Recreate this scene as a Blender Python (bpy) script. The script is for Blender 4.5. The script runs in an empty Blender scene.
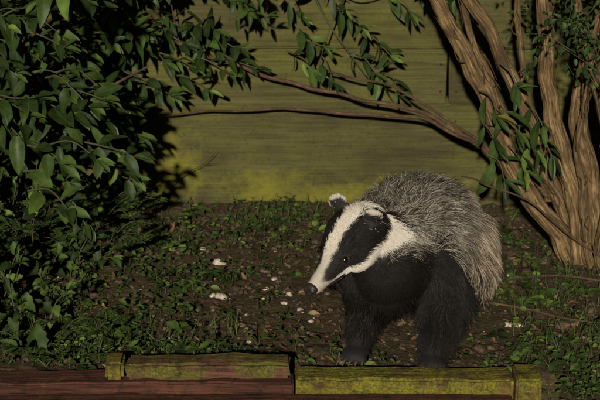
import bpy, math, random
import numpy as np
from mathutils import Vector, Matrix, noise
random.seed(7); rng=np.random.default_rng(7)
scene=bpy.context.scene
col=scene.collection
V=lambda *a: np.array(a,dtype=float)
def nrm(v): 
    v=np.asarray(v,float); n=np.linalg.norm(v,axis=-1,keepdims=True); return v/np.maximum(n,1e-9)

# ------------------------------------------------------------ node helpers
def new_mat(name):
    m=bpy.data.materials.new(name); m.use_nodes=True
    nt=m.node_tree; b=nt.nodes['Principled BSDF']; return m,nt,b
def N(nt,t,**k):
    n=nt.nodes.new(t)
    for a,b in k.items(): setattr(n,a,b)
    return n
def lk(nt,a,b): nt.links.new(a,b)
def noise_n(nt,vec,scale,detail=6,rough=.6,stretch=None,dist=0):
    n=N(nt,'ShaderNodeTexNoise'); n.inputs['Scale'].default_value=scale
    n.inputs['Detail'].default_value=min(detail,4); n.inputs['Roughness'].default_value=rough; n.inputs['Distortion'].default_value=dist
    if stretch:
        mp=N(nt,'ShaderNodeMapping'); mp.inputs['Scale'].default_value=stretch; lk(nt,vec,mp.inputs['Vector']); vec=mp.outputs[0]
    lk(nt,vec,n.inputs['Vector']); return n.outputs['Fac']
def ramp(nt,fac,stops):
    r=N(nt,'ShaderNodeValToRGB'); e=r.color_ramp.elements
    while len(e)>1: e.remove(e[-1])
    e[0].position=stops[0][0]; e[0].color=(*stops[0][1],1)
    for p,c in stops[1:]:
        x=e.new(p); x.color=(*c,1)
    lk(nt,fac,r.inputs[0]); return r.outputs[0]
def mix(nt,fac,a,b,mode='MIX'):
    m=N(nt,'ShaderNodeMix',data_type='RGBA',blend_type=mode)
    if isinstance(fac,(int,float)): m.inputs[0].default_value=fac
    else: lk(nt,fac,m.inputs[0])
    for s,i in ((a,6),(b,7)):
        if isinstance(s,tuple): m.inputs[i].default_value=(*s,1)
        else: lk(nt,s,m.inputs[i])
    return m.outputs[2]
def bump(nt,b,h,strength=.5,dist=.003):
    n=N(nt,'ShaderNodeBump'); n.inputs['Strength'].default_value=strength; n.inputs['Distance'].default_value=dist
    lk(nt,h,n.inputs['Height']); lk(nt,n.outputs[0],b.inputs['Normal'])
def coords(nt,kind='Object'): return N(nt,'ShaderNodeTexCoord').outputs[kind]
def math_n(nt,op,a,b=None):
    n=N(nt,'ShaderNodeMath',operation=op)
    for s,i in ((a,0),(b,1)):
        if s is None: continue
        if isinstance(s,(int,float)): n.inputs[i].default_value=s
        else: lk(nt,s,n.inputs[i])
    return n.outputs[0]

# ------------------------------------------------------------ mesh helpers
def mesh_obj(name,verts,faces,mat=None,smooth=True,parent=None,colors=None,uvs=None):
    me=bpy.data.meshes.new(name)
    verts=np.asarray(verts,float); faces=np.asarray(faces,int)
    k=faces.shape[1]
    me.vertices.add(len(verts)); me.vertices.foreach_set('co',verts.ravel())
    me.loops.add(faces.size); me.loops.foreach_set('vertex_index',faces.ravel())
    me.polygons.add(len(faces)); me.polygons.foreach_set('loop_start',np.arange(0,faces.size,k))
    me.update(calc_edges=True)
    if smooth: me.polygons.foreach_set('use_smooth',np.ones(len(faces),bool))
    if colors is not None:
        a=me.color_attributes.new('tint','FLOAT_COLOR','POINT')
        c=np.ones((len(verts),4)); c[:,:3]=colors; a.data.foreach_set('color',c.ravel())
    if uvs is not None:
        u=me.uv_layers.new(name='UVMap'); u.data.foreach_set('uv',np.asarray(uvs)[faces.ravel()].ravel())
    if mat: me.materials.append(mat)
    me.validate(); me.update()
    o=bpy.data.objects.new(name,me); col.objects.link(o)
    if parent: o.parent=parent
    return o
def empty(name):
    o=bpy.data.objects.new(name,None); o.empty_display_size=.05; col.objects.link(o); return o

class Tubes:
    def __init__(s): s.v=[];s.f=[];s.uv=[];s.n=0
    def add(s,pts,radii,sides=8,res=6,rough=0.0,gnarl=0.0):
        pts=np.asarray(pts,float); n=len(pts)
        P=[]
        ext=np.vstack([2*pts[0]-pts[1],pts,2*pts[-1]-pts[-2]])
        rr=np.interp(np.linspace(0,n-1,(n-1)*res+1),np.linspace(0,n-1,len(radii)),radii)
        for i in range(n-1):
            a,b,c,d=ext[i:i+4]
            for k in range(res):
                t=k/res
                P.append(.5*((2*b)+(c-a)*t+(2*a-5*b+4*c-d)*t*t+(3*b-a-3*c+d)*t**3))
        P.append(pts[-1]); P=np.array(P)
        if gnarl: 
            for i in range(1,len(P)):
                q=noise.noise_vector(Vector(P[i]*14)); P[i]+=np.array(q)*gnarl
        T=nrm(np.gradient(P,axis=0)); up=V(0,0,1) if abs(T[0][2])<.9 else V(1,0,0)
        x=nrm(np.cross(T[0],up)); L=0
        th=np.linspace(0,2*math.pi,sides+1)
        ph=random.random()*50
        for i in range(len(P)):
            x=nrm(x-T[i]*np.dot(x,T[i])); y=np.cross(T[i],x)
            if i: L+=np.linalg.norm(P[i]-P[i-1])
            for j in range(sides+1):
                jj=j%sides
                r=rr[i]
                if rough:
                    a=2*math.pi*jj/sides
                    r*=1+rough*(noise.noise(Vector((math.cos(a)*3+ph,math.sin(a)*3,L*6)))+.7*noise.noise(Vector((math.cos(a)*8+ph,math.sin(a)*8,L*14)))+.35*noise.noise(Vector((ph,3,L*45))))
                s.v.append(P[i]+r*(math.cos(th[j])*x+math.sin(th[j])*y)); s.uv.append((j/sides,L+ph))
        m=sides+1
        for i in range(len(P)-1):
            for j in range(sides):
                a=s.n+i*m+j; s.f.append((a,a+1,a+m+1,a+m))
        s.n+=len(P)*m
        return P
    def build(s,name,mat,parent=None): return mesh_obj(name,s.v,s.f,mat,parent=parent,uvs=s.uv)

class Leaves:
    def __init__(s): s.L=[]
    def add(s,p,d,up,ln,w,c,curl=.25,fold=.3): s.L.append((p,d,up,ln,w,c,curl,fold))
    def build(s,name,mat,rows=8,parent=None,prof='ovate',serr=0):
        n=len(s.L); A=[np.array([l[i] for l in s.L],float) for i in range(8)]
        p,d,up,ln,w,c,curl,fold=A
        d=nrm(d); side=nrm(np.cross(d,up)+1e-5); nn=np.cross(side,d)
        t=np.linspace(0,1,rows)
        if prof=='ovate': W=(t+.02)**.55*(1-t)**.85
        elif prof=='oval': W=(t+.02)**.6*(1-t)**.6
        elif prof=='lance': W=(t+.02)**.7*(1-t)**.8
        elif prof=='round': W=np.sin(math.pi*np.clip(t,.02,.985))**.55
        else: W=(1-t)**.6*(t+.15)**.1
        W=W/W.max(); S=np.array([-1,-.5,0,.5,1])
        ph=rng.uniform(0,6.28,n); tw=rng.normal(0,.25,n); bend=rng.normal(0,.12,n)
        verts=np.zeros((n,rows,5,3)); 
        for i,ti in enumerate(t):
            for j,sj in enumerate(S):
                wave=.05*np.sin(ti*11+ph+sj*2)*abs(sj)*w*3
                wd=w*.5*W[i]*(1+serr*((i%2)-.5)*(abs(sj)==1))
                zz=fold*abs(sj)*wd*1.0+wave*.35-curl*ln*ti*ti + tw*ti*sj*wd
                verts[:,i,j]=p+d*(ln*(ti-.12*abs(curl)*ti*ti))[:,None]+side*(sj*wd+bend*ln*ti*ti)[:,None]+nn*zz[:,None]
        idx=np.arange(rows*5).reshape(rows,5)
        f=np.stack([idx[:-1,:-1],idx[:-1,1:],idx[1:,1:],idx[1:,:-1]],-1).reshape(-1,4)
        F=(f[None]+np.arange(n)[:,None,None]*rows*5).reshape(-1,4)
        uv=np.zeros((rows,5,2)); uv[:,:,0]=(S*.5+.5)[None]; uv[:,:,1]=t[:,None]
        UV=np.tile(uv.reshape(-1,2),(n,1)); C=np.repeat(c,rows*5,axis=0)
        return mesh_obj(name,verts.reshape(-1,3),F,mat,parent=parent,colors=C,uvs=UV)

# ------------------------------------------------------------ materials
def leaf_mat(name,rough=.42,veins=9):
    m,nt,b=new_mat(name)
    at=N(nt,'ShaderNodeAttribute',attribute_name='tint').outputs['Color']
    uv=coords(nt,'UV'); sp=N(nt,'ShaderNodeSeparateXYZ'); lk(nt,uv,sp.inputs[0])
    ax=math_n(nt,'ABSOLUTE',math_n(nt,'SUBTRACT',sp.outputs[0],.5))
    mid=math_n(nt,'LESS_THAN',ax,.035)
    ph=math_n(nt,'SUBTRACT',math_n(nt,'MULTIPLY',sp.outputs[1],veins),math_n(nt,'MULTIPLY',ax,3.0))
    sv=math_n(nt,'LESS_THAN',math_n(nt,'FRACT',ph),.13)
    vv=math_n(nt,'MAXIMUM',mid,math_n(nt,'MULTIPLY',sv,.5))
    ob=coords(nt); nz=noise_n(nt,ob,45,2)
    c=mix(nt,1.0,at,ramp(nt,nz,[(.3,(.55,.58,.5)),(.7,(1.3,1.22,1.1))]),'MULTIPLY')
    c=mix(nt,math_n(nt,'MULTIPLY',vv,.35),c,mix(nt,.35,at,(.15,.2,.06)))
    sp2=noise_n(nt,ob,160,1)
    c=mix(nt,ramp(nt,sp2,[(.66,(0,0,0)),(.74,(.6,.6,.6))]),c,(.06,.045,.015))
    lk(nt,c,b.inputs['Base Color']); b.inputs['Roughness'].default_value=rough
    b.inputs['Specular IOR Level'].default_value=.22
    bump(nt,b,math_n(nt,'ADD',math_n(nt,'MULTIPLY',vv,-.6),nz),.5,.0012)
    return m
M_leaf=leaf_mat('shrub_leaf',.50); M_weed=leaf_mat('weed_leaf',.6,5)
M_grass=leaf_mat('grass_blade',.5,1)

def bark_mat(name,stops,su=26,sv=22,bs=.9):
    m,nt,b=new_mat(name); uv=coords(nt,'UV')
    n1=noise_n(nt,uv,1,8,.75,(su,sv,1),.5); n2=noise_n(nt,coords(nt),24,5)
    c=ramp(nt,n1,stops); c=mix(nt,ramp(nt,n2,[(.40,(0,0,0)),(.70,(.8,.8,.8))]),c,tuple(x*.35 for x in stops[1][1]))
    lk(nt,c,b.inputs['Base Color']); b.inputs['Roughness'].default_value=.9; b.inputs['Specular IOR Level'].default_value=.2; bump(nt,b,n1,bs,.004); return m
M_bark=bark_mat('stringy_bark',[(.36,(.030,.018,.008)),(.5,(.21,.135,.060)),(.66,(.50,.35,.175))],30,16,1)
M_brbark=bark_mat('branch_bark',[(.3,(.04,.024,.012)),(.5,(.13,.082,.045)),(.75,(.26,.18,.11))],6,60)
M_twig=bark_mat('green_twig',[(.3,(.05,.055,.025)),(.6,(.12,.12,.06)),(.8,(.2,.18,.09))],5,60,.4)

# ------------------------------------------------------------ ground
def soil_h(x,y):
    return .010*noise.noise(Vector((x*3.1,y*3.1,1)))+.006*noise.noise(Vector((x*11,y*11,4)))+.0045*noise.noise(Vector((x*32,y*32,7)))+.003*noise.noise(Vector((x*85,y*85,2)))
def ground_z(x,y):
    h=soil_h(x,y)
    if y<-.02: h=h*.5-.012-min(.10,max(0,(-.02-y))*1.1) if x<.44 else h-.008
    if y>.80: h+=.012*min(1,(y-.80)/.08)
    return h
def axis(a,b,step,far):
    c=list(np.arange(a,b+1e-6,step)); s=step; lo=[];hi=[]; x=a
    while x>-far: s*=1.35; x-=s; lo.append(x)
    s=step; x=b
    while x<far: s*=1.35; x+=s; hi.append(x)
    return np.array(lo[::-1]+c+hi)
gx=axis(-.85,.85,.0055,60); gy=axis(-.16,.92,.0055,60)
vs=[]
for y in gy:
    for x in gx:
        near=(-1.2<x<1.2 and -.6<y<1.2)
        vs.append((x,y,ground_z(x,y) if near else (-.1 if y<0 else 0)))
nx=len(gx); ii=np.arange(len(gx)*len(gy)).reshape(len(gy),nx)
gf=np.stack([ii[:-1,:-1],ii[:-1,1:],ii[1:,1:],ii[1:,:-1]],-1).reshape(-1,4)
m,nt,b=new_mat('soil'); ob=coords(nt)
n1=noise_n(nt,ob,9,6,.65); n2=noise_n(nt,ob,120,5,.7); n3=noise_n(nt,ob,420,2,.7)
c=ramp(nt,n2,[(.3,(.022,.014,.008)),(.5,(.076,.050,.027)),(.72,(.16,.11,.066))])
c=mix(nt,ramp(nt,n1,[(.4,(.1,.1,.1)),(.65,(.75,.75,.75))]),c,(.052,.036,.018))
gn=noise_n(nt,ob,14,6,.7)
c=mix(nt,ramp(nt,gn,[(.50,(0,0,0)),(.66,(.65,.65,.65))]),c,(.045,.055,.012))
c=mix(nt,ramp(nt,n3,[(.62,(0,0,0)),(.70,(.8,.8,.8))]),c,(.26,.2,.13))
lk(nt,c,b.inputs['Base Color']); b.inputs['Roughness'].default_value=.95; b.inputs['Specular IOR Level'].default_value=.2
bump(nt,b,n2,1,.006)
mesh_obj('ground',vs,gf,m)

# ------------------------------------------------------------ stones & litter
bpy.ops.mesh.primitive_ico_sphere_add(subdivisions=2,radius=1); ic=bpy.context.object
iv=np.array([v.co[:] for v in ic.data.vertices]); iff=np.array([p.vertices[:] for p in ic.data.polygons])
bpy.data.objects.remove(ic)
def in_bed(): return rng.uniform(-.75,.8),rng.uniform(.0,.86)
SV=[];SF=[];SC=[];k=0
def stone(x,y,r,c,flat=.6):
    global k
    R=np.array(Matrix.Rotation(rng.uniform(0,6.28),3,'Z')@Matrix.Rotation(rng.normal(0,.35),3,'X'))
    s=rng.uniform(.65,1.35,3)*r; s[2]=r*flat*rng.uniform(.7,1.2)
    o=rng.uniform(0,99)
    w=iv*(1+.5*np.array([noise.noise(Vector(q*1.5)+Vector((o,0,0))) for q in iv]))[:,None]
    w=np.sign(w)*np.abs(w)**.8
    SV.append((w*s)@R.T+V(x,y,ground_z(x,y)+s[2]*.15)); SF.append(iff+k); k+=len(iv); SC.append(np.tile(c,(len(iv),1)))
pal=[(.13,.09,.06),(.19,.14,.095),(.09,.065,.045),(.25,.185,.12),(.11,.095,.07),(.17,.11,.07)]
for i in range(850):
    x,y=in_bed()
    if rng.random()<.5: x=rng.normal(-.03,.22)
    r=min(.010,rng.lognormal(-6.05,.45))
    c=np.array(pal[rng.integers(6)])*rng.uniform(.6,1.3)
    if rng.random()<.12: c=V(.5,.43,.34)*rng.uniform(.6,1.1); r*=.7
    stone(x,y,r,c)
for x,y,r in [(-.165,.535,.010),(-.15,.335,.010),(-.168,.345,.007),(-.065,.38,.007),(.385,.205,.010),(.40,.20,.007),(-.05,.44,.006),(-.03,.30,.006),(.0,.27,.006),(-.27,.45,.006),(-.09,.12,.005),(-.1,.25,.005),(.41,.44,.006),(-.2,.62,.006),(-.24,.66,.006),(-.155,.53,.006),(-.02,.345,.006),(-.07,.32,.005),(.02,.22,.005)]:
    stone(x,y,r,V(.60,.52,.42)*rng.uniform(.8,1.1),.7)
m,nt,b=new_mat('pebble'); at=N(nt,'ShaderNodeAttribute',attribute_name='tint').outputs['Color']
n1=noise_n(nt,coords(nt),180,4); c=mix(nt,1.0,at,ramp(nt,n1,[(.35,(.35,.3,.22)),(.6,(1.1,1.1,1.1))]),'MULTIPLY')
lk(nt,c,b.inputs['Base Color']); b.inputs['Roughness'].default_value=.8; bump(nt,b,n1,.5,.002)
mesh_obj('gravel_stones',np.vstack(SV),np.vstack(SF),m,smooth=True,colors=np.vstack(SC))
SV=[];SF=[];SC=[];k=0
for i in range(2400):
    x,y=in_bed(); stone(x,y,min(.012,rng.lognormal(-5.7,.5)),V(.068,.045,.026)*rng.uniform(.5,1.9),.7)
mesh_obj('soil_clods',np.vstack(SV),np.vstack(SF),m,smooth=False,colors=np.vstack(SC))
lit=Leaves()
for i in range(900):
    x,y=in_bed(); a=rng.uniform(0,6.28)
    c=np.array([(.13,.08,.04),(.2,.13,.065),(.08,.05,.025),(.28,.21,.12)][rng.integers(4)])*rng.uniform(.5,1.1)
    lit.add(V(x,y,ground_z(x,y)+.003),V(math.cos(a),math.sin(a),rng.normal(.05,.2)),V(rng.normal(0,.4),rng.normal(0,.4),1),rng.uniform(.007,.022),rng.uniform(.003,.010),c,rng.normal(0,.5),rng.uniform(-.6,.8))
M_dead=leaf_mat('dead_leaf',.8,6); lit.build('leaf_litter',M_dead,6)
tb=Tubes()
for i in range(160):
    x,y=in_bed(); a=rng.uniform(0,6.28); l=rng.uniform(.02,.07)
    p=V(x,y,ground_z(x,y)+.004); q=p+V(math.cos(a)*l,math.sin(a)*l,rng.uniform(0,.006))
    tb.add([p,(p+q)/2+rng.normal(0,.003,3),q],[.0011,.0007],5,2)
tb.add([(.28,.30,.008),(.38,.27,.012),(.5,.20,.010),(.64,.14,.010)],[.003,.002],7,5,gnarl=.004)
tb.add([(.42,.42,.01),(.52,.37,.03),(.66,.33,.02)],[.003,.002],7,5,gnarl=.003)
tb.build('fallen_twigs',M_brbark)

# ------------------------------------------------------------ timber edging
def box(lo,hi,seg=.012,rough=.0012,bev=.003,off=0.):
    import bmesh
    lo=np.array(lo,float);hi=np.array(hi,float)
    me=bpy.data.meshes.new('b')
    bm=bmesh.new(); bmesh.ops.create_cube(bm,size=1)
    for v in bm.verts: v.co=Vector(lo+(np.array(v.co)+.5)*(hi-lo))
    bmesh.ops.bevel(bm,geom=bm.edges[:],offset=bev,segments=2,affect='EDGES')
    x=lo[0]+seg
    while x<hi[0]-seg*.5:
        g=bm.verts[:]+bm.edges[:]+bm.faces[:]
        bmesh.ops.bisect_plane(bm,geom=g,plane_co=(x,0,0),plane_no=(1,0,0)); x+=seg
    for v in bm.verts:
        q=Vector((v.co.x*22+off,v.co.y*60,v.co.z*60)); n=noise.noise_vector(q)
        v.co+=Vector((0,n.y,n.z))*rough
        v.co.z+=noise.noise(Vector((v.co.x*3+off,0,3)))*rough*1.5
        if min(v.co.x-lo[0],hi[0]-v.co.x)<.004: v.co.x+=noise.noise(Vector((off,v.co.y*90,v.co.z*90)))*.005
    bm.to_mesh(me); bm.free(); return me
def plank(name,lo,hi,mat,parent,rough=.0012,bev=.003,seg=.012,rot=None):
    me=box(lo,hi,seg,rough,bev,random.random()*50); me.materials.append(mat)
    o=bpy.data.objects.new(name,me); col.objects.link(o); o.parent=parent
    if rot: 
        c=Vector([(a+b)/2 for a,b in zip(lo,hi)]); o.matrix_world=Matrix.Translation(c)@Matrix.Rotation(rot,4,'Z')@Matrix.Translation(-c)
    return o
def edge_mat(name,base,moss_lo,moss_hi,mosscol=(.13,.13,.018)):
    m,nt,b=new_mat(name); ob=coords(nt)
    g=noise_n(nt,ob,1,8,.7,(6,110,110)); n=noise_n(nt,ob,22,7,.75); f=noise_n(nt,ob,260,3)
    c=ramp(nt,g,[(.3,tuple(x*.2 for x in base)),(.5,base),(.72,tuple(min(1,x*1.7) for x in base))])
    mc=ramp(nt,f,[(.3,tuple(x*.35 for x in mosscol)),(.7,tuple(x*1.5 for x in mosscol))])
    c=mix(nt,ramp(nt,n,[(moss_lo,(0,0,0)),(moss_hi,(.9,.9,.9))]),c,mc)
    c=mix(nt,ramp(nt,noise_n(nt,ob,38,6,.75),[(.5,(0,0,0)),(.66,(.8,.8,.8))]),c,(.025,.018,.012))
    lk(nt,c,b.inputs['Base Color']); b.inputs['Roughness'].default_value=.9; b.inputs['Specular IOR Level'].default_value=.2; bump(nt,b,math_n(nt,'ADD',g,math_n(nt,'MULTIPLY',f,.4)),1,.004); return m
M_red=edge_mat('red_stained_timber',(.085,.034,.021),.60,.78)
M_moss=edge_mat('mossy_timber',(.11,.055,.028),.36,.54,(.19,.18,.02))
M_half=edge_mat('weathered_timber',(.12,.055,.033),.40,.56,(.12,.12,.022))
E=empty('timber_edging')
plank('long_board',(-.95,-.080,-.09),(-.012,-.022,.010),M_red,E,.002,seg=.008)
plank('mossy_board',(-.008,-.080,-.09),(.355,-.024,.016),M_moss,E,.003,.004,.006)
plank('mossy_end_block',(.359,-.088,-.09),(.402,-.020,.020),M_moss,E,.002,.004,.006)
plank('lower_rail',(-.95,-.14,-.11),(.352,-.084,-.006),M_red,E,.002,seg=.008)
plank('loose_slat',(-.29,-.074,.0125),(-.015,-.030,.042),M_half,E,.0035,.005,.006,rot=-.02)
plank('loose_slat_end',(-.325,-.076,.0125),(-.294,-.022,.044),M_moss,E,.003,.005,.006)
plank('bed_batten',(-.33,-.016,-.02),(-.02,.006,.016),M_half,E,.003,.004,.006)

# ------------------------------------------------------------ fence
m,nt,b=new_mat('algae_fence_wood'); ob=coords(nt)
oi=N(nt,'ShaderNodeObjectInfo').outputs['Random']
cm=N(nt,'ShaderNodeCombineXYZ'); lk(nt,math_n(nt,'MULTIPLY',oi,37.),cm.inputs[0]); lk(nt,math_n(nt,'MULTIPLY',oi,11.),cm.inputs[2])
va=N(nt,'ShaderNodeVectorMath',operation='ADD'); lk(nt,ob,va.inputs[0]); lk(nt,cm.outputs[0],va.inputs[1]); vec=va.outputs[0]
g=noise_n(nt,vec,1,5,.7,(1.6,22,30),.6); g2=noise_n(nt,vec,1,4,.6,(7,60,200)); n=noise_n(nt,vec,4,5,.7,(1,1,1.8)); f=noise_n(nt,ob,150,3,.75)
c=ramp(nt,g,[(.28,(.055,.048,.022)),(.5,(.090,.082,.030)),(.72,(.125,.114,.042))])
c=mix(nt,ramp(nt,n,[(.42,(0,0,0)),(.66,(.75,.75,.75))]),c,(.120,.120,.024))
c=mix(nt,ramp(nt,noise_n(nt,vec,2.6,5,.75,(1,1,1.5)),[(.46,(0,0,0)),(.66,(.8,.8,.8))]),c,(.052,.043,.021))
c=mix(nt,ramp(nt,f,[(.54,(0,0,0)),(.70,(.55,.55,.55))]),c,(.03,.027,.012))
c=mix(nt,1.0,c,ramp(nt,g2,[(.35,(.75,.75,.75)),(.55,(1.08,1.08,1.08))]),'MULTIPLY')
def patch(cx,cz,sx,sz):
    v=N(nt,'ShaderNodeVectorMath',operation='SUBTRACT'); lk(nt,ob,v.inputs[0]); v.inputs[1].default_value=(cx,.88,cz)
    v2=N(nt,'ShaderNodeVectorMath',operation='MULTIPLY'); lk(nt,v.outputs[0],v2.inputs[0]); v2.inputs[1].default_value=(1/sx,0,1/sz)
    l=N(nt,'ShaderNodeVectorMath',operation='LENGTH'); lk(nt,v2.outputs[0],l.inputs[0])
    return math_n(nt,'SUBTRACT',1.0,l.outputs['Value'])
pp=math_n(nt,'MAXIMUM',patch(-.08,.035,.12,.07),math_n(nt,'MAXIMUM',patch(-.28,.09,.09,.10),patch(.12,.03,.34,.05)))
pn=math_n(nt,'ADD',math_n(nt,'MULTIPLY',math_n(nt,'MAXIMUM',pp,-.5),.32),noise_n(nt,ob,24,5,.8))
c=mix(nt,ramp(nt,pn,[(.52,(0,0,0)),(.86,(.8,.8,.8))]),c,(.20,.19,.024))
lk(nt,c,b.inputs['Base Color']); b.inputs['Roughness'].default_value=.92; b.inputs['Specular IOR Level'].default_value=.2
bump(nt,b,g2,.8,.002); M_fence=m
F=empty('wooden_fence')
plank('gravel_board',(-3,.882,-.05),(3,.91,.250),M_fence,F,.001,.003,.03)
plank('board',(-3,.874,.238),(.318,.895,.361),M_fence,F,.001,.004,.03)
plank('board',(.323,.871,.239),(3,.895,.361),M_fence,F,.001,.004,.03)
plank('board',(-3,.873,.3635),(.318,.895,.49),M_fence,F,.001,.004,.03)
plank('board',(.323,.870,.3635),(3,.895,.49),M_fence,F,.001,.004,.03)
z=.4925
while z<1.6:
    plank('board',(-3,.872,z),(3,.895,z+.125),M_fence,F,.001,.004,.05); z+=.1275
for px in (-2.4,-.6,1.2,3.0): plank('post',(px-.05,.913,-.1),(px+.05,1.0,1.75),M_fence,F,.001,.005,.05)
nm,nt,b=new_mat('rusty_nail'); b.inputs['Base Color'].default_value=(.05,.03,.02,1); b.inputs['Metallic'].default_value=.6; b.inputs['Roughness'].default_value=.6
NV=[];NF=[];k=0
for x in (.30,.34,-.6,-.58,1.2):
    for zz in (.27,.33,.39,.46,.2,.05):
        NV.append(iv*V(.0024,.0015,.0024)+V(x+random.uniform(-.004,.004),(.870 if x<.32 else .8675) if zz>.24 else .880,zz)); NF.append(iff+k); k+=len(iv)
mesh_obj('nail_heads',np.vstack(NV),np.vstack(NF),nm,parent=F)

# ------------------------------------------------------------ vegetation
G_dark=[(.018,.036,.008),(.025,.048,.011),(.032,.060,.014),(.026,.050,.016)]
G_mid=[(.050,.088,.020),(.060,.102,.023),(.045,.078,.018)]
G_bright=[(.095,.155,.03),(.08,.135,.026),(.12,.18,.035)]
def pick(mixw):
    r=rng.random()
    s=G_dark if r<mixw[0] else G_mid if r<mixw[0]+mixw[1] else G_bright
    c=np.array(s[rng.integers(len(s))])*rng.uniform(.7,1.3)
    if rng.random()<.006: c=V(.18,.16,.04)
    return c
def twig(L,T,p0,p1,n,size,asp=.42,sag=.03,mw=(.6,.3),rad=.0022,droop=.35,spread=1.0):
    p0=np.array(p0,float);p1=np.array(p1,float); d=nrm(p1-p0)
    midp=(p0+p1)/2+V(0,0,sag)+rng.normal(0,.008,3)
    T.add([p0,midp,p1],[rad,rad*.5],6,5)
    side=nrm(np.cross(d,V(0,0,1))+rng.normal(0,.15,3)); upv=np.cross(side,d)
    a0=rng.uniform(0,3.14)
    for i in range(n):
        t=(i+.6)/n; p=(1-t)**2*p0+2*t*(1-t)*midp+t*t*p1
        ang=a0+i*1.45
        o=side*math.cos(ang)+upv*math.sin(ang)
        for s in (1,-1):
            if rng.random()<.07: continue
            dd=nrm(d*rng.uniform(.35,.8)+o*s*spread+V(0,0,-droop)*rng.uniform(.4,1.4)+rng.normal(0,.15,3))
            sz=size*rng.uniform(.6,1.2)*(1-.35*t)
            L.add(p+dd*.004,dd,V(rng.normal(0,.35),rng.normal(-.45,.35),1),sz,sz*asp*rng.uniform(.75,1.15),pick(mw),rng.uniform(.0,.6),rng.uniform(.1,.6))
    for q in range(3):
        dd=nrm(d+rng.normal(0,.35,3)); L.add(p1,dd,V(rng.normal(0,.3),-.4,1),size*.6,size*.6*asp*.8,pick((mw[0]*.5,.5)),.15,.5)

S1=empty('leafy_shrub'); L=Leaves(); T=Tubes()
stems=[[(-.70,.50,-.01),(-.66,.52,.20),(-.58,.58,.38),(-.45,.64,.50),(-.30,.68,.56)],
 [(-.76,.42,-.01),(-.74,.40,.25),(-.66,.42,.45),(-.55,.48,.62)],
 [(-.62,.60,-.01),(-.60,.62,.18),(-.52,.66,.34),(-.40,.70,.46),(-.32,.70,.62)],
 [(-.82,.30,-.01),(-.80,.30,.2),(-.70,.28,.38),(-.58,.28,.5)]]
for s in stems: T.add(s,[.009,.007,.004],9,8,.1,gnarl=.004)
for i in range(112):
    x=rng.uniform(-.80,-.42); y=rng.uniform(.35,.80); zz=rng.uniform(.15,.58)
    a=rng.uniform(-.6,.9); l=rng.uniform(.07,.14)
    twig(L,T,(x,y,zz),(x+l*math.cos(a)*.9,y-rng.uniform(0,.06),zz+l*math.sin(a)*.35-.02),int(rng.integers(2,5)),rng.uniform(.05,.098),.50,.015,(.72,.24))
for i in range(24):
    x=rng.uniform(-.44,-.08); zz=rng.uniform(.41,.58); y=rng.uniform(.70,.84)
    twig(L,T,(x,y,zz),(x+rng.uniform(-.05,.1),y-.03,zz-rng.uniform(-.02,.07)),3,rng.uniform(.04,.07),.44,.01,(.75,.22))
for i,(x,zz) in enumerate([(-.34,.33),(-.30,.30),(-.25,.36),(-.22,.31),(-.18,.35),(-.16,.40),(-.27,.41),(-.36,.26),(-.40,.22),(-.38,.19),(-.12,.36),(-.31,.37)]):
    twig(L,T,(x-.05,.81,zz+.01),(x+.03,.79,zz-.02),3,.056,.46,.008,(.68,.28))
for i in range(30):
    x=rng.uniform(-.78,-.36); zz=rng.uniform(.12,.5); twig(L,T,(x,.85,zz),(x+rng.uniform(-.06,.09),.83,zz-.02),4,.07,.5,.01,(1,0))
T.build('stems',M_twig,S1); L.build('leaves',M_leaf,8,S1,'ovate')

S2=empty('straggling_shrub'); TB=Tubes(); TR=Tubes(); L2=Leaves(); T2=Tubes()
A=[(-.42,.83,.59),(-.364,.83,.498),(-.29,.83,.412),(-.208,.83,.365),(-.104,.82,.326),(-.02,.81,.304),(.083,.79,.282),(.208,.75,.266),(.291,.71,.246),(.364,.66,.211),(.437,.64,.140),(.51,.62,.06),(.60,.60,.0),(.66,.58,-.02)]
TB.add(A,[.0034,.0040,.0045,.0050,.006],9,8,.12,gnarl=.007)
TB.add([(-.33,.85,.212),(-.29,.85,.222),(-.208,.85,.230),(-.104,.84,.238),(0,.83,.240),(.083,.82,.233),(.187,.79,.240),(.27,.74,.238),(.354,.665,.214)],[.002,.0034,.0046],8,8,.1,gnarl=.006)
TB.add([(.06,.79,.332),(.094,.79,.320),(.177,.76,.311),(.27,.71,.274),(.354,.66,.228),(.41,.645,.175)],[.0022,.0028,.004],8,8,.1,gnarl=.005)
TB.add([(.313,.46,.205),(.34,.46,.200),(.367,.46,.185),(.444,.46,.155),(.521,.47,.086),(.60,.48,.03)],[.0015,.0020,.0025],7,8,.1,gnarl=.003)
TB.add([(-.64,.50,.21),(-.59,.50,.24),(-.473,.50,.32),(-.374,.50,.37),(-.295,.52,.41)],[.005,.004,.002],8,8,.1,gnarl=.005)
TB.add([(-.28,.85,.065),(-.25,.85,.09),(-.21,.85,.11),(-.18,.85,.14)],[.0010,.0006],6,5,gnarl=.003)
TB.add([(-.21,.85,.11),(-.185,.85,.113)],[.0008,.0005],5,3)
TB.add([(-.27,.82,.60),(-.272,.82,.50),(-.262,.82,.41)],[.002,.0013],6,5,gnarl=.003)
TB.build('arching_branches',M_brbark,S2)
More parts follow.
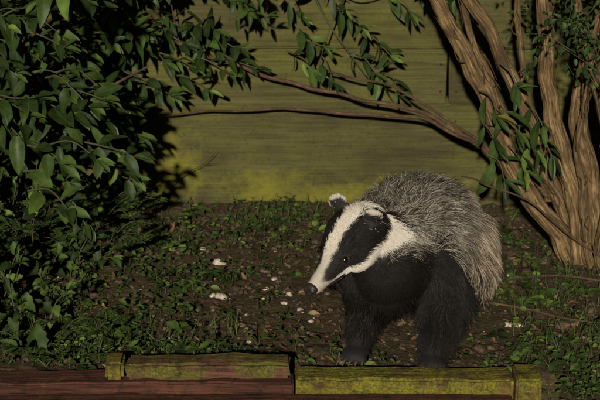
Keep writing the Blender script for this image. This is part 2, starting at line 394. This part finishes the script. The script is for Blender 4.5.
tr=[([(.570,.52,-.03),(.535,.525,.04),(.475,.53,.115),(.408,.55,.235),(.358,.56,.35),(.308,.56,.452),(.259,.56,.533),(.20,.56,.64)],[.021,.018,.015,.012]),
 ([(.578,.54,-.03),(.55,.545,.05),(.512,.55,.14),(.468,.56,.249),(.428,.57,.35),(.378,.57,.452),(.328,.57,.533),(.27,.57,.65)],[.019,.015,.012,.010]),
 ([(.575,.51,-.03),(.545,.52,.127),(.506,.54,.269),(.488,.55,.37),(.478,.55,.472),(.470,.55,.56),(.46,.55,.68)],[.020,.016,.014,.012]),
 ([(.595,.53,-.03),(.58,.54,.168),(.549,.56,.289),(.570,.57,.411),(.597,.57,.533),(.62,.57,.66)],[.021,.018,.014,.012]),
 ([(.61,.56,-.03),(.625,.57,.17),(.61,.58,.30),(.56,.59,.44),(.53,.60,.56)],[.018,.014,.010]),
 ([(.60,.50,-.03),(.615,.49,.13),(.635,.50,.28),(.66,.50,.42),(.68,.5,.6)],[.019,.016,.013]),
 ([(.50,.56,.12),(.46,.59,.24),(.445,.60,.36),(.43,.60,.50),(.42,.6,.62)],[.007,.006,.005]),
 ([(.30,.60,.60),(.335,.60,.47),(.37,.60,.38),(.43,.58,.25),(.50,.56,.13)],[.006,.007,.008]),
 ([(.585,.49,-.01),(.562,.485,.10),(.545,.49,.24),(.55,.5,.36),(.57,.5,.5)],[.008,.006,.004]),
 ([(.66,.60,-.02),(.70,.60,.2),(.69,.6,.5)],[.02,.014])]
for p,r in tr: TR.add(p,r,32,14,.36,gnarl=.009)
for i in range(170):
    p,r=tr[rng.integers(len(tr))]; j=rng.integers(0,len(p)-1); t=rng.random()
    q=np.array(p[j])*(1-t)+np.array(p[j+1])*t; d=nrm(np.array(p[j+1])-np.array(p[j])); off=V(rng.normal(0,.7),-1,0)*.015
    TR.add([q+off*.8,q+off*1.0+d*.02+rng.normal(0,.004,3),q+off*rng.uniform(1,1.3)+d*rng.uniform(.03,.07)+rng.normal(0,.004,3)],[.0016,.0005],5,4)
TR.build('stems',M_bark,S2)
for (x,y,zz) in [(.36,.52,.27),(.40,.50,.30),(.44,.50,.26),(.38,.50,.20),(.42,.50,.22),(.47,.50,.25),(.36,.50,.33),(.40,.52,.38),(.45,.50,.31)]:
    twig(L2,T2,(x-.01,y+.02,zz+.03),(x+.02,y-.02,zz-.01),2,.080,.30,.01,(.70,.26),droop=.5)
for (x,y,zz) in [(.16,.64,.40),(.10,.64,.46),(.02,.64,.42),(.06,.64,.50),(.20,.64,.49),(.13,.64,.36),(-.03,.66,.48),(.26,.64,.52),(.0,.66,.36),(.18,.66,.31),(.32,.6,.50),(.04,.66,.34)]:
    twig(L2,T2,(x-.03,y+.17,zz+.01),(x+.03,y+.14,zz-.03),3,.058,.32,.012,(.55,.38),droop=.3)
T2.add([(-.06,.83,.61),(.02,.82,.51),(.06,.81,.43),(.11,.81,.36),(.14,.81,.32)],[.0025,.0016],7,7,gnarl=.004)
T2.add([(.10,.83,.61),(.09,.82,.49),(.05,.81,.39),(.04,.82,.32)],[.0025,.0016],7,7,gnarl=.004)
T2.add([(.03,.80,.55),(.12,.80,.49),(.22,.79,.53)],[.0018,.0018],7,7,gnarl=.004)
T2.build('green_twigs',M_twig,S2); L2.build('leaves',M_leaf,8,S2,'lance')
S3=empty('evergreen_bush'); L3=Leaves(); T3=Tubes()
for i in range(130):
    x=rng.uniform(.46,.84); y=rng.uniform(.42,.72); zz=rng.uniform(.43,.66)
    if x>.55 and rng.random()<.25: zz-=.05
    d=rng.normal(0,.05,3); twig(L3,T3,(x,y,zz),V(x,y,zz)+d,6,.022,.5,.004,(.85,.14),.001,.2)
T3.add([(.72,.62,-.02),(.70,.60,.3),(.62,.58,.55)],[.01,.006],8,6,.1)
T3.build('twigs',M_twig,S3); L3.build('leaves',M_leaf,5,S3,'round')
S4=empty('nettle_undergrowth'); L4=Leaves(); T4=Tubes()
for i in range(100):
    x=rng.uniform(-.80,-.39); y=rng.uniform(.02,.72)
    if x>-.46 and rng.random()<.4: continue
    h=rng.uniform(.04,.17)*(1.15 if x<-.5 else .6)
    twig(L4,T4,(x,y,0),(x+rng.normal(.015,.03),y-rng.uniform(0,.04),h),int(rng.integers(2,5)),rng.uniform(.025,.058),.66,0,(.50,.36),.0016,.05,1.3)
T4.build('stalks',M_twig,S4); L4.build('leaves',M_weed,9,S4,'ovate',serr=.22)
S5=empty('cow_parsley'); L5=Leaves(); T5=Tubes()
def frond(x,y,z0,a,l,mw=(.55,.33)):
    p0=V(x,y,z0); p1=p0+V(math.cos(a)*l,math.sin(a)*l*.7,l*rng.uniform(.1,.6)); mid=(p0+p1)/2+V(0,0,l*.25)
    T5.add([p0,mid,p1],[.0012,.0006],5,4); d=nrm(p1-p0); s=nrm(np.cross(d,V(0,0,1)))
    for i in range(7):
        t=.3+.7*i/7; p=(1-t)**2*p0+2*t*(1-t)*mid+t*t*p1
        for sg in (1,-1):
            ll=l*.42*(1.15-t); dd=nrm(s*sg+d*.6)
            for k2 in range(5):
                q=p+dd*ll*(k2+1)/5; 
                for s2 in (1,-1,0):
                    e=nrm(dd+ s2*np.cross(dd,V(0,0,1))*1.1+rng.normal(0,.15,3)); L5.add(q,e,V(rng.normal(0,.2),-.3,1),ll*.34,ll*.16,pick(mw),.1,.2)
for i in range(26):
    x=rng.uniform(-.70,-.36);y=rng.uniform(.45,.78)
    for j in range(3): frond(x,y,rng.uniform(.0,.08),rng.uniform(-1.8,.8),rng.uniform(.06,.12))
for i in range(20):
    x=rng.uniform(-.62,-.34);y=rng.uniform(.0,.2)
    for j in range(3): frond(x,y,0,rng.uniform(0,6.28),rng.uniform(.04,.07))
T5.build('stalks',M_twig,S5); L5.build('leaflets',M_weed,4,S5)
S6=empty('weeds'); L6=Leaves(); T6=Tubes()
clus=[(-.36,.60,.09,80),(-.30,.72,.09,55),(-.20,.42,.05,36),(-.05,.80,.06,45),(.02,.74,.05,22),(-.26,.06,.08,80),(-.38,.12,.08,70),(-.12,.05,.05,30),(-.44,.35,.07,55),(-.28,.30,.06,22),(-.3,.45,.06,22),(-.15,.70,.08,24),(-.1,.5,.12,16),(0,.15,.07,8),
 (.50,.36,.10,55),(.60,.25,.10,50),(.62,.10,.10,70),(.50,.04,.08,65),(.43,.55,.07,30),(.55,.72,.10,40),(.42,.70,.05,20),(.45,-.06,.03,34),(.55,-.10,.06,50),(-.1,.62,.08,16),(.05,.6,.08,8),(-.15,.2,.12,22),(0.05,.02,.06,8),(.35,.03,.05,12),(.02,.45,.1,8),(.38,.25,.06,14)]
for cx,cy,s,n in clus:
    for i in range(n):
        x=rng.normal(cx,s);y=min(.86,rng.normal(cy,s*.8))
        if y<-.01 and x<.42: y=abs(y)+.01
        z0=ground_z(x,y); kind=rng.random()
        nl=int(rng.integers(4,10)); sz=rng.uniform(.005,.013)*(1.8 if kind<.13 else 1); cc=pick((.20,.5)); hh=rng.uniform(.003,.020)
        for j in range(nl):
            a=rng.uniform(0,6.28); r=rng.uniform(.002,.013)
            L6.add(V(x+math.cos(a)*r,y+math.sin(a)*r,z0+hh*rng.uniform(.4,1.2)),V(math.cos(a),math.sin(a),rng.uniform(-.2,.5)),V(rng.normal(0,.3),rng.normal(-.2,.3),1),sz*rng.uniform(.7,1.2),sz*rng.uniform(.4,.8),cc*rng.uniform(.6,1.4),rng.uniform(0,.4),rng.uniform(0,.5))
        T6.add([V(x,y,z0-.002),V(x+.002,y,z0+hh)],[.0008,.0006],4,2)
for x,y in [(-.22,.83),(-.24,.80),(-.18,.43),(-.33,.16),(-.2,.05),(.46,.30),(.55,.33),(-.38,.5),(.58,.05)]:
    for j in range(9):
        a=j*.7+rng.normal(0,.2); L6.add(V(x,y,ground_z(x,y)+.01),V(math.cos(a),math.sin(a),.35),V(0,-.2,1),rng.uniform(.02,.035),.012,pick((.4,.5)),.35,.3)
T6.build('stalks',M_twig,S6); L6.build('leaves',M_weed,5,S6,'oval')
GB=Leaves()
for i in range(1100):
    if rng.random()<.5: x=rng.uniform(.38,.85);y=rng.uniform(-.13,.5)
    elif rng.random()<.6: x=rng.uniform(-.8,-.1);y=rng.uniform(.0,.2)
    else: x=rng.uniform(-.5,.7);y=rng.uniform(.75,.87)
    if y<0 and x<.42: continue
    GB.add(V(x,y,ground_z(x,y)-.002),V(rng.normal(0,.45),rng.normal(-.1,.45),1),V(0,-1,.1),rng.uniform(.015,.045),rng.uniform(.0012,.0026),pick((.4,.5)),rng.uniform(-.1,.6),.3)
GB.build('grass',M_grass,5,None,'blade')

# ------------------------------------------------------------ badger
BD=empty('badger')
a_=nrm(V(-.6,-.567,-.60)); Lv=V(.70,-.68,-.10); Lv=nrm(Lv-a_*np.dot(Lv,a_)); U_=np.cross(a_,Lv)
H0=V(.018,-.020,.154)-a_*.162
def HL(f,l,u): return H0+a_*f+Lv*l+U_*u
bpy.ops.mesh.primitive_ico_sphere_add(subdivisions=3,radius=1); ic=bpy.context.object
sv=np.array([v.co[:] for v in ic.data.vertices]); sf=np.array([p.vertices[:] for p in ic.data.polygons]); bpy.data.objects.remove(ic)
PV=[];PF=[];kk=0
def ell(c,rx,ry,rz,X=V(1,0,0),Y=V(0,1,0),Z=V(0,0,1)):
    global kk
    R=np.stack([X*rx,Y*ry,Z*rz]); PV.append(sv@R+c); PF.append(sf+kk); kk+=len(sv)
def cap(p0,r0,p1,r1,n=9):
    for i in range(n+1):
        t=i/n; r=r0*(1-t)+r1*t; ell(p0*(1-t)+p1*t,r,r,r)
spine=[(V(.152,.085,.152),.062,.066),(V(.170,.15,.148),.086,.081),(V(.190,.23,.144),.104,.089),(V(.210,.31,.140),.112,.093),(V(.230,.39,.130),.108,.089),(V(.245,.46,.115),.084,.076)]
for i in range(len(spine)-1):
    (p0,l0,v0),(p1,l1,v1)=spine[i],spine[i+1]; d=nrm(p1-p0); sd=nrm(np.cross(d,V(0,0,1))); uu=np.cross(sd,d)
    for k2 in range(5):
        t=k2/4; ell(p0*(1-t)+p1*t,l0*(1-t)+l1*t,.07,v0*(1-t)+v1*t,sd,d,uu)
cap(V(.250,.51,.12),.022,V(.27,.61,.08),.010)
ell(V(.112,.100,.130),.050,.050,.050)
ell(HL(.035,0,.000),.058,.049,.042,a_,Lv,U_)
ell(HL(.050,.022,-.010),.045,.028,.032,a_,Lv,U_); ell(HL(.050,-.022,-.010),.045,.028,.032,a_,Lv,U_)
cap(HL(.070,0,.002),.033,HL(.112,0,-.004),.0200); cap(HL(.112,0,-.004),.0200,HL(.153,0,-.004),.0130)
cap(HL(.050,0,-.026),.026,HL(.136,0,-.017),.0090)
cap(HL(.03,0,-.012),.046,spine[1][0]+V(0,-.02,.004),.074)
cap(HL(.02,0,-.03),.040,spine[0][0]+V(0,0,-.02),.056)
ears=[]
for s in (1,-1):
    ed=nrm(U_*.9+Lv*s*.45-a_*.2); en=nrm(a_*.45+V(0,-.7,.1)+Lv*s*.25); en=nrm(en-ed*np.dot(en,ed)); ex=np.cross(ed,en)
    c=HL(.010,s*.039,.0405); ell(c,.0185,.0155,.0060,ex,ed,en); ears.append((c,ed,en,ex))
legs=[];claws=[]
def leg(pts,rs,toe,s=1):
    for i in range(len(pts)-1): cap(pts[i],rs[i],pts[i+1],rs[i+1],7); legs.append((pts[i],rs[i],pts[i+1],rs[i+1]))
    p=pts[-1]; toe=nrm(toe); sd=np.cross(toe,V(0,0,1))
    ell(p+toe*.010,.023,.028,.012,sd,toe,V(0,0,1))
    for j in range(5): 
        q=p+toe*(.030-.0025*abs(j-2))+sd*(j-2)*.0098-V(0,0,.005); ell(q,.0056,.0105,.0072,sd,toe,V(0,0,1))
        claws.append((q+toe*.007,nrm(toe+sd*(j-2)*.08)))
leg([V(.222,.135,.140),V(.252,.110,.092),V(.240,.040,.045),V(.228,.010,.016)],[.056,.043,.027,.019],V(-.12,-1,0))
leg([V(.125,.115,.136),V(.120,.120,.090),V(.108,.080,.045),V(.100,.045,.016)],[.047,.031,.021,.017],V(-.35,-1,0))
leg([V(.295,.37,.105),V(.312,.30,.068),V(.314,.37,.040),V(.308,.325,.016)],[.068,.050,.026,.018],V(.1,-1,0))
leg([V(.18,.40,.110),V(.155,.34,.080),V(.155,.41,.040),V(.15,.365,.016)],[.065,.045,.024,.018],V(-.1,-1,0))
tmp=mesh_obj('tmp',np.vstack(PV),np.vstack(PF))
md=tmp.modifiers.new('r','REMESH'); md.mode='VOXEL'; md.voxel_size=.0032
sm=tmp.modifiers.new('s','SMOOTH'); sm.factor=.5; sm.iterations=3
dg=bpy.context.evaluated_depsgraph_get(); dg.update()
ev=tmp.evaluated_get(dg); me=bpy.data.meshes.new_from_object(ev); bpy.data.objects.remove(tmp)
body=bpy.data.objects.new('body',me); col.objects.link(body); body.parent=BD
nv=len(me.vertices); bv=np.zeros(nv*3); me.vertices.foreach_get('co',bv); bv=bv.reshape(-1,3)
bn=np.zeros(nv*3); me.vertices.foreach_get('normal',bn); bn=bn.reshape(-1,3)
me.polygons.foreach_set('use_smooth',np.ones(len(me.polygons),bool))
me.calc_loop_triangles(); tri=np.zeros(len(me.loop_triangles)*3,int); me.loop_triangles.foreach_get('vertices',tri); tri=tri.reshape(-1,3)

def segd(p,a,b):
    ab=b-a; t=np.clip(((p-a)@ab)/(ab@ab),0,1); return np.linalg.norm(p-(a+t[:,None]*ab),axis=1),t
rear=lambda i:nrm(spine[i+1][0]-spine[i][0])
bones=[]
for i in range(5): bones.append((spine[i][0],spine[i+1][0],.09,rear(i)*.75+V(0,0,-.50),.042 if i>0 else .036,'t'))
bones.append((V(.250,.51,.12),V(.27,.61,.08),.022,nrm(V(.02,.1,-.05)),.05,'t'))
nk=nrm(spine[1][0]-H0); bones.append((HL(0,0,-.01),spine[1][0]+V(0,-.02,0),.06,nk*.8+V(0,0,-.5),.030,'n'))
bones.append((HL(.03,0,-.005),HL(.07,0,-.008),.048,-a_,.011,'h'))
bones.append((HL(.07,0,-.004),HL(.155,0,-.006),.026,-a_,.0055,'h'))
for li,(p0,r0,p1,r1) in enumerate(legs): 
    bones.append((p0,p1,(r0+r1)/2,nrm(p1-p0)*.6+V(0,.1,-.8),[.032,.026,.010][li%3],'l'))
def fields(p):
    W=[]
    for a,b,r,fl,ln,g in bones:
        d,t=segd(p,a,b); W.append(np.exp(-9*(d/r)))
    W=np.array(W); W/=W.sum(0)+1e-12
    flow=sum(W[i][:,None]*bones[i][3] for i in range(len(bones)))
    ln=sum(W[i]*bones[i][4] for i in range(len(bones)))
    g={k:sum(W[i] for i in range(len(bones)) if bones[i][5]==k) for k in 'tnhl'}
    return flow,ln,g
def fbm(p,s): return np.array([noise.noise(Vector(q*s)) for q in p])
ss=lambda a,b,x: (lambda t:t*t*(3-2*t))(np.clip((x-a)/(b-a),0,1))
def classify(p):
    flow,ln,g=fields(p)
    q=p-H0; f=q@a_; l=q@Lv; u=q@U_
    j=fbm(p,90)*.005; j2=fbm(p,45)
    al=np.abs(l)+j*.6
    phi=np.degrees(np.arctan2(al,u+.006))+j2*7
    w1=np.interp(f,[-.06,-.02,.03,.08,.12,.16],[.008,.012,.014,.0115,.0075,.009])
    center=(1-ss(w1-.0035,w1+.0035,al))*(u>-.005)
    ph2=np.interp(f,[-.08,-.02,.02,.06,.095,.125,.145],[90,88,86,88,98,100,60])
    ph3=np.interp(f,[-.08,-.02,.02,.06,.10,.14],[128,136,144,150,165,180])
    cheek=ss(ph2-6,ph2+6,phi)*(1-ss(ph3-7,ph3+9,phi))
    headz=ss(-.062,-.035,f+j2*.015)*(1-ss(.095,.12,np.linalg.norm(q-np.outer(f,a_),axis=1)))*ss(.25,.55,1-g['l'])
    headz*= (1-ss(.55,.85,g['t']))
    cf=ss(-.070,-.015,f+j2*.014)
    front=ss(.132,.148,f)
    white=np.clip(np.maximum(center*ss(-.045,-.01,f+j2*.01),cheek*cf)+front*.9,0,1)*headz
    for (c,ed,en,ex) in ears:
        dd=p-c; r=np.linalg.norm(dd,axis=1); h=dd@ed; xx=np.abs(dd@ex)
        isE=(r<.024)&(np.abs(dd@en)<.010)&(h>-.006)
        white=np.where(isE&((h>.0075+j*.4)|(xx>.0145)),.95,np.where(isE|((r<.026)&(np.abs(l)>.018)),.03,white))
    tan=ss(.100,.145,f)*headz
    headblack=headz*(1-white)
    best=np.full(len(p),9e9); ang=np.zeros(len(p)); tt=np.zeros(len(p))
    for i in range(5):
        d,t=segd(p,spine[i][0],spine[i+1][0]); c=spine[i][0]+t[:,None]*(spine[i+1][0]-spine[i][0]); dz=(p-c)[:,2]
        a=np.degrees(np.arccos(np.clip(dz/np.maximum(d,1e-4),-1,1))); m_=d<best; best=np.where(m_,d,best); ang=np.where(m_,a,ang); tt=np.where(m_,i+t,tt)
    lim=np.interp(tt,[0,.6,1.2,2,5],[50,64,88,112,124])+j2*14
    bb=ss(lim-15,lim+15,ang)
    bb=np.maximum(bb,ss(.45,.7,g['l'])*np.where((tt>2.3)&(p[:,2]>.05),0,1))
    bb=np.where(p[:,2]<.035,1,bb)
    black=np.clip(headblack+(1-headz)*bb,0,1)
    return white,black,tan,flow,ln,g,f,phi
w,bk,tn,*_=classify(bv)
cW=V(.62,.56,.46);cB=V(.012,.011,.010);cG=V(.11,.092,.072)
cc=np.clip(1-w-bk,0,1)[:,None]*cG+w[:,None]*cW+bk[:,None]*cB
ca=me.color_attributes.new('tint','FLOAT_COLOR','POINT'); c4=np.ones((nv,4)); c4[:,:3]=cc*.8; ca.data.foreach_set('color',c4.ravel())
m,nt,b=new_mat('badger_skin'); at=N(nt,'ShaderNodeAttribute',attribute_name='tint').outputs['Color']; lk(nt,at,b.inputs['Base Color']); b.inputs['Roughness'].default_value=.8
me.materials.clear(); me.materials.append(m)
P0=bv[tri[:,0]];P1=bv[tri[:,1]];P2=bv[tri[:,2]]; ar=.5*np.linalg.norm(np.cross(P1-P0,P2-P0),axis=1)
cen=(P0+P1+P2)/3; fh=(cen-H0)@a_; dens=np.where((fh>-.01)&(cen[:,1]<.12)&(cen[:,2]>.11),3.0,1.0); dens=np.where((fh>.06)&(cen[:,2]>.11)&(cen[:,1]<.06),4.6,dens)
dens=np.where(cen[:,1]>.44,.4,dens); dens=np.where(cen[:,2]<.05,.6,dens)
pr=ar*dens; pr/=pr.sum(); NH=150000
ti=rng.choice(len(tri),NH,p=pr); r1=np.sqrt(rng.random(NH)); r2=rng.random(NH); w0=(1-r1)[:,None];w1_=(r1*(1-r2))[:,None];w2_=(r1*r2)[:,None]
root=P0[ti]*w0+P1[ti]*w1_+P2[ti]*w2_; nor=nrm(bn[tri[ti,0]]*w0+bn[tri[ti,1]]*w1_+bn[tri[ti,2]]*w2_)
white,black,tan,flow,ln,g,f,phi=classify(root)
eyes=[HL(.093,s*.0270,.0125) for s in (1,-1)]
keep=np.ones(NH,bool)
for e in eyes: keep&=np.linalg.norm(root-e,axis=1)>.0080
keep&=~(f>.155)
gl=g['l']
root,nor,white,black,tan,flow,ln,f,gl=[z[keep] for z in (root,nor,white,black,tan,flow,ln,f,gl)]; NH=len(root)
ed_=[np.linalg.norm(root-e[0],axis=1) for e in ears]; eard=np.minimum(*ed_)
for e,dd in zip(ears,ed_): flow=np.where((dd<.020)[:,None],e[1]*.8-a_*.3+(root-e[0])*20,flow)
cheekfluff=np.interp(f,[-.08,-.03,0,.05,.09,.15],[.034,.026,.019,.012,.0070,.0035]); hz=(f>-.05)&(root[:,1]<.13)&(root[:,2]>.10); 
chest=(root[:,1]<.13)&(root[:,0]<.115)&(root[:,2]>.075)&(root[:,2]<.165)&(f<.035)&(white<.3)&(root[:,0]<.115)
ln=np.where(hz&~chest,np.minimum(ln,cheekfluff),ln); ln=np.where(chest,.034,ln); ln=np.where(eard<.022,.0045,ln)
nvz=np.array([noise.noise_vector(Vector(q*34))[:] for q in root]); nv2=np.array([noise.noise_vector(Vector(q*120))[:] for q in root])
kb=np.interp(ln,[.006,.02],[.30,1.1])[:,None]
fl=nrm(flow)+nvz*.62*kb+nv2*.42*kb+rng.normal(0,.14,(NH,3)); fl=fl-nor*np.sum(fl*nor,1)[:,None]; fl=nrm(fl)
ln=ln*rng.uniform(.5,1.2,NH)*(1+.25*nvz[:,1]); lift=np.interp(ln,[.004,.012,.03],[.38,.44,.52])+rng.normal(0,.13,NH)+nvz[:,0]*.35*kb[:,0]
K=4; tv=np.linspace(0,1,K); pts=np.zeros((NH,K,3))
for i,t in enumerate(tv):
    pts[:,i]=root-nor*.0008+ln[:,None]*(fl*t*.93+nor*(lift*(t-t*t*.42))[:,None]) ; pts[:,i,2]-=.20*ln*t*t
pts[:,:,2]=np.maximum(pts[:,:,2],.001)
rad=np.interp(ln,[.004,.012,.04],[.00023,.00028,.00035])[:,None]*np.interp(tv,[0,.5,1],[1,.85,.2])[None]
rv=rng.random(NH); pickw=rng.random(NH)
pale=V(.72,.65,.53); dark=V(.038,.031,.024)
brown=(ss(.24,.36,root[:,0]-.25*(root[:,2]-.15))*.5)[:,None]
base=np.tile(V(.40,.33,.25),(NH,1))
patchn=np.array([noise.noise(Vector(q*30))+.8*noise.noise(Vector(q*85)) for q in root])
cols=np.zeros((NH,K,3))
for i,t in enumerate(tv):
    tipamt=ss(.50,.85,t)*(rv+patchn*.5>.40); band=ss(.15,.38,t)
    cg=base*(1-band)+dark*band; cg=cg*(1-tipamt)[:,None]+pale*tipamt[:,None]*(.45+.55*rv[:,None])
    allp=(rv+patchn*.25>.78)[:,None]; cg=np.where(allp,pale*.75,cg)
    cg=cg*(1-brown)+(cg*V(1.0,.80,.58)+V(.02,.013,.006))*brown
    cw=np.tile(V(.82,.76,.65),(NH,1))*(rng.uniform(.75,1.05,NH))[:,None]
    cw=cw*(1-tan[:,None]*.80)+V(.15,.09,.065)*tan[:,None]*.80
    cbk=np.tile(V(.011,.0095,.008),(NH,1))*(.5+1.2*rv[:,None])
    cbk=np.where((rv>.95)[:,None]&(root[:,1]>.05)[:,None]&(root[:,2]>.06)[:,None],V(.12,.10,.08)*max(t,.3),cbk)
    cbk=np.where((chest&(rv+patchn*.3>.42)&(root[:,0]<.095))[:,None],V(.42,.34,.25)*(.3+.7*t),cbk)
    cols[:,i]=np.where((pickw<white)[:,None],cw,np.where((pickw<white+black)[:,None],cbk,cg))
hc=bpy.data.hair_curves.new('fur'); hc.add_curves([K]*NH)
if 'position' in hc.attributes: hc.attributes['position'].data.foreach_set('vector',pts.ravel())
else: hc.position_data.foreach_set('vector',pts.ravel())
ra=hc.attributes.get('radius') or hc.attributes.new('radius','FLOAT','POINT'); ra.data.foreach_set('value',rad.ravel())
ca=hc.attributes.new('tint','FLOAT_COLOR','POINT'); c4=np.ones((NH*K,4)); c4[:,:3]=cols.reshape(-1,3); ca.data.foreach_set('color',c4.ravel())
m,nt,b=new_mat('badger_fur'); at=N(nt,'ShaderNodeAttribute',attribute_name='tint').outputs['Color']; lk(nt,at,b.inputs['Base Color'])
b.inputs['Roughness'].default_value=.55; b.inputs['Specular IOR Level'].default_value=.16
hc.materials.append(m); fo=bpy.data.objects.new('fur',hc); col.objects.link(fo); fo.parent=BD
def ellobj(name,c,r3,ax,mat):
    return mesh_obj(name,sv@np.stack([ax[i]*r3[i] for i in range(3)])+c,sf,mat,parent=BD)
m,nt,b=new_mat('wet_eye'); b.inputs['Base Color'].default_value=(.008,.005,.003,1); b.inputs['Roughness'].default_value=.12; b.inputs['Coat Weight'].default_value=1
m4,nt,b=new_mat('eyelid'); b.inputs['Base Color'].default_value=(.03,.025,.022,1); b.inputs['Roughness'].default_value=.6
for e,s in zip(eyes,(1,-1)):
    on=nrm(Lv*s*.8+U_*.45+a_*.15)
    ellobj('eye',e+on*.0018,(.0068,.0061,.0061),(a_,Lv,U_),m)
    TL=Tubes(); ring=[]; ax1=nrm(a_-on*np.dot(a_,on)); ax2=np.cross(on,ax1)
    for i in range(13): t=2*math.pi*i/12; ring.append(e+on*.0044+ax1*.0064*math.cos(t)+ax2*.0046*math.sin(t))
    TL.add(ring,[.0010,.0010],6,2); TL.build('eyelid',m4,BD)
m2,nt,b=new_mat('nose_skin'); b.inputs['Base Color'].default_value=(.03,.022,.02,1); b.inputs['Roughness'].default_value=.4
bump(nt,b,noise_n(nt,coords(nt),700,2),.4,.001)
VV=[];FF=[];q0=0
for c,r in ((HL(.160,0,.001),(.008,.0130,.0100)),(HL(.163,.006,.001),(.0065,.0065,.0075)),(HL(.163,-.006,.001),(.0065,.0065,.0075)),(HL(.159,0,-.009),(.005,.004,.006))):
    VV.append(sv@np.stack([a_*r[0],Lv*r[1],U_*r[2]])+c); FF.append(sf+q0); q0+=len(sv)
mesh_obj('nose',np.vstack(VV),np.vstack(FF),m2,parent=BD)
m3,nt,b=new_mat('nostril'); b.inputs['Base Color'].default_value=(.002,.002,.002,1); b.inputs['Roughness'].default_value=.9
for s in (1,-1): ellobj('nostril',HL(.1675,s*.0075,.0005),(.0022,.0026,.0022),(a_,Lv,U_),m3)
TM=Tubes()
for s in (1,-1): TM.add([HL(.152,s*.004,-.0145),HL(.140,s*.0130,-.0130),HL(.122,s*.0185,-.0145),HL(.104,s*.0235,-.0175)],[.0015,.0012],6,5)
TM.build('mouth',m3,BD)
TC=Tubes()
for q,d in claws: TC.add([q-d*.004,q+d*.008+V(0,0,.001),q+d*.018-V(0,0,.006)],[.0026,.0022,.0008],7,4)
m,nt,b=new_mat('claw_horn'); b.inputs['Base Color'].default_value=(.10,.08,.055,1); b.inputs['Roughness'].default_value=.45; TC.build('claws',m,BD)
TW=Tubes()
for s in (1,-1):
    for i in range(6):
        q=HL(.122+.02*rng.random(),s*.016,-.006+rng.normal(0,.003)); d=nrm(Lv*s*1+a_*rng.uniform(-.2,.5)+U_*rng.uniform(-.6,.1)); TW.add([q,q+d*.014,q+d*.028-V(0,0,.004)],[.00015,.00006],4,3)
m,nt,b=new_mat('whisker'); b.inputs['Base Color'].default_value=(.12,.1,.08,1); TW.build('whiskers',m,BD)

# ------------------------------------------------------------ light, world, camera
az=math.radians(6.5); el=math.radians(20.5)
to_sun=Vector((-math.sin(az)*math.cos(el),-math.cos(az)*math.cos(el),math.sin(el)))
sd=bpy.data.lights.new('sun','SUN'); sd.energy=3.7; sd.angle=math.radians(1.5); sd.color=(1,.92,.80)
so=bpy.data.objects.new('sun',sd); so.rotation_euler=(-to_sun).to_track_quat('-Z','Y').to_euler(); so.location=to_sun*6; col.objects.link(so)
wd=bpy.data.worlds.new('World'); scene.world=wd; wd.use_nodes=True; nt=wd.node_tree
sk=N(nt,'ShaderNodeTexSky',sky_type='NISHITA'); sk.sun_disc=False; sk.sun_elevation=el; sk.sun_rotation=math.atan2(to_sun.x,to_sun.y)
bg=nt.nodes['Background']; bg.inputs[1].default_value=.0015; lk(nt,sk.outputs[0],bg.inputs[0])
cd=bpy.data.cameras.new('camera'); cd.lens=99; cd.sensor_width=36; cd.clip_end=300; cd.clip_start=.05
co=bpy.data.objects.new('camera',cd); co.location=(0,-2.6,1.15); co.rotation_euler=(math.radians(72),0,0); col.objects.link(co); scene.camera=co
cd.dof.use_dof=True; cd.dof.focus_distance=2.85; cd.dof.aperture_fstop=11
scene.view_settings.view_transform='Standard'; scene.view_settings.look='None'; scene.view_settings.exposure=0
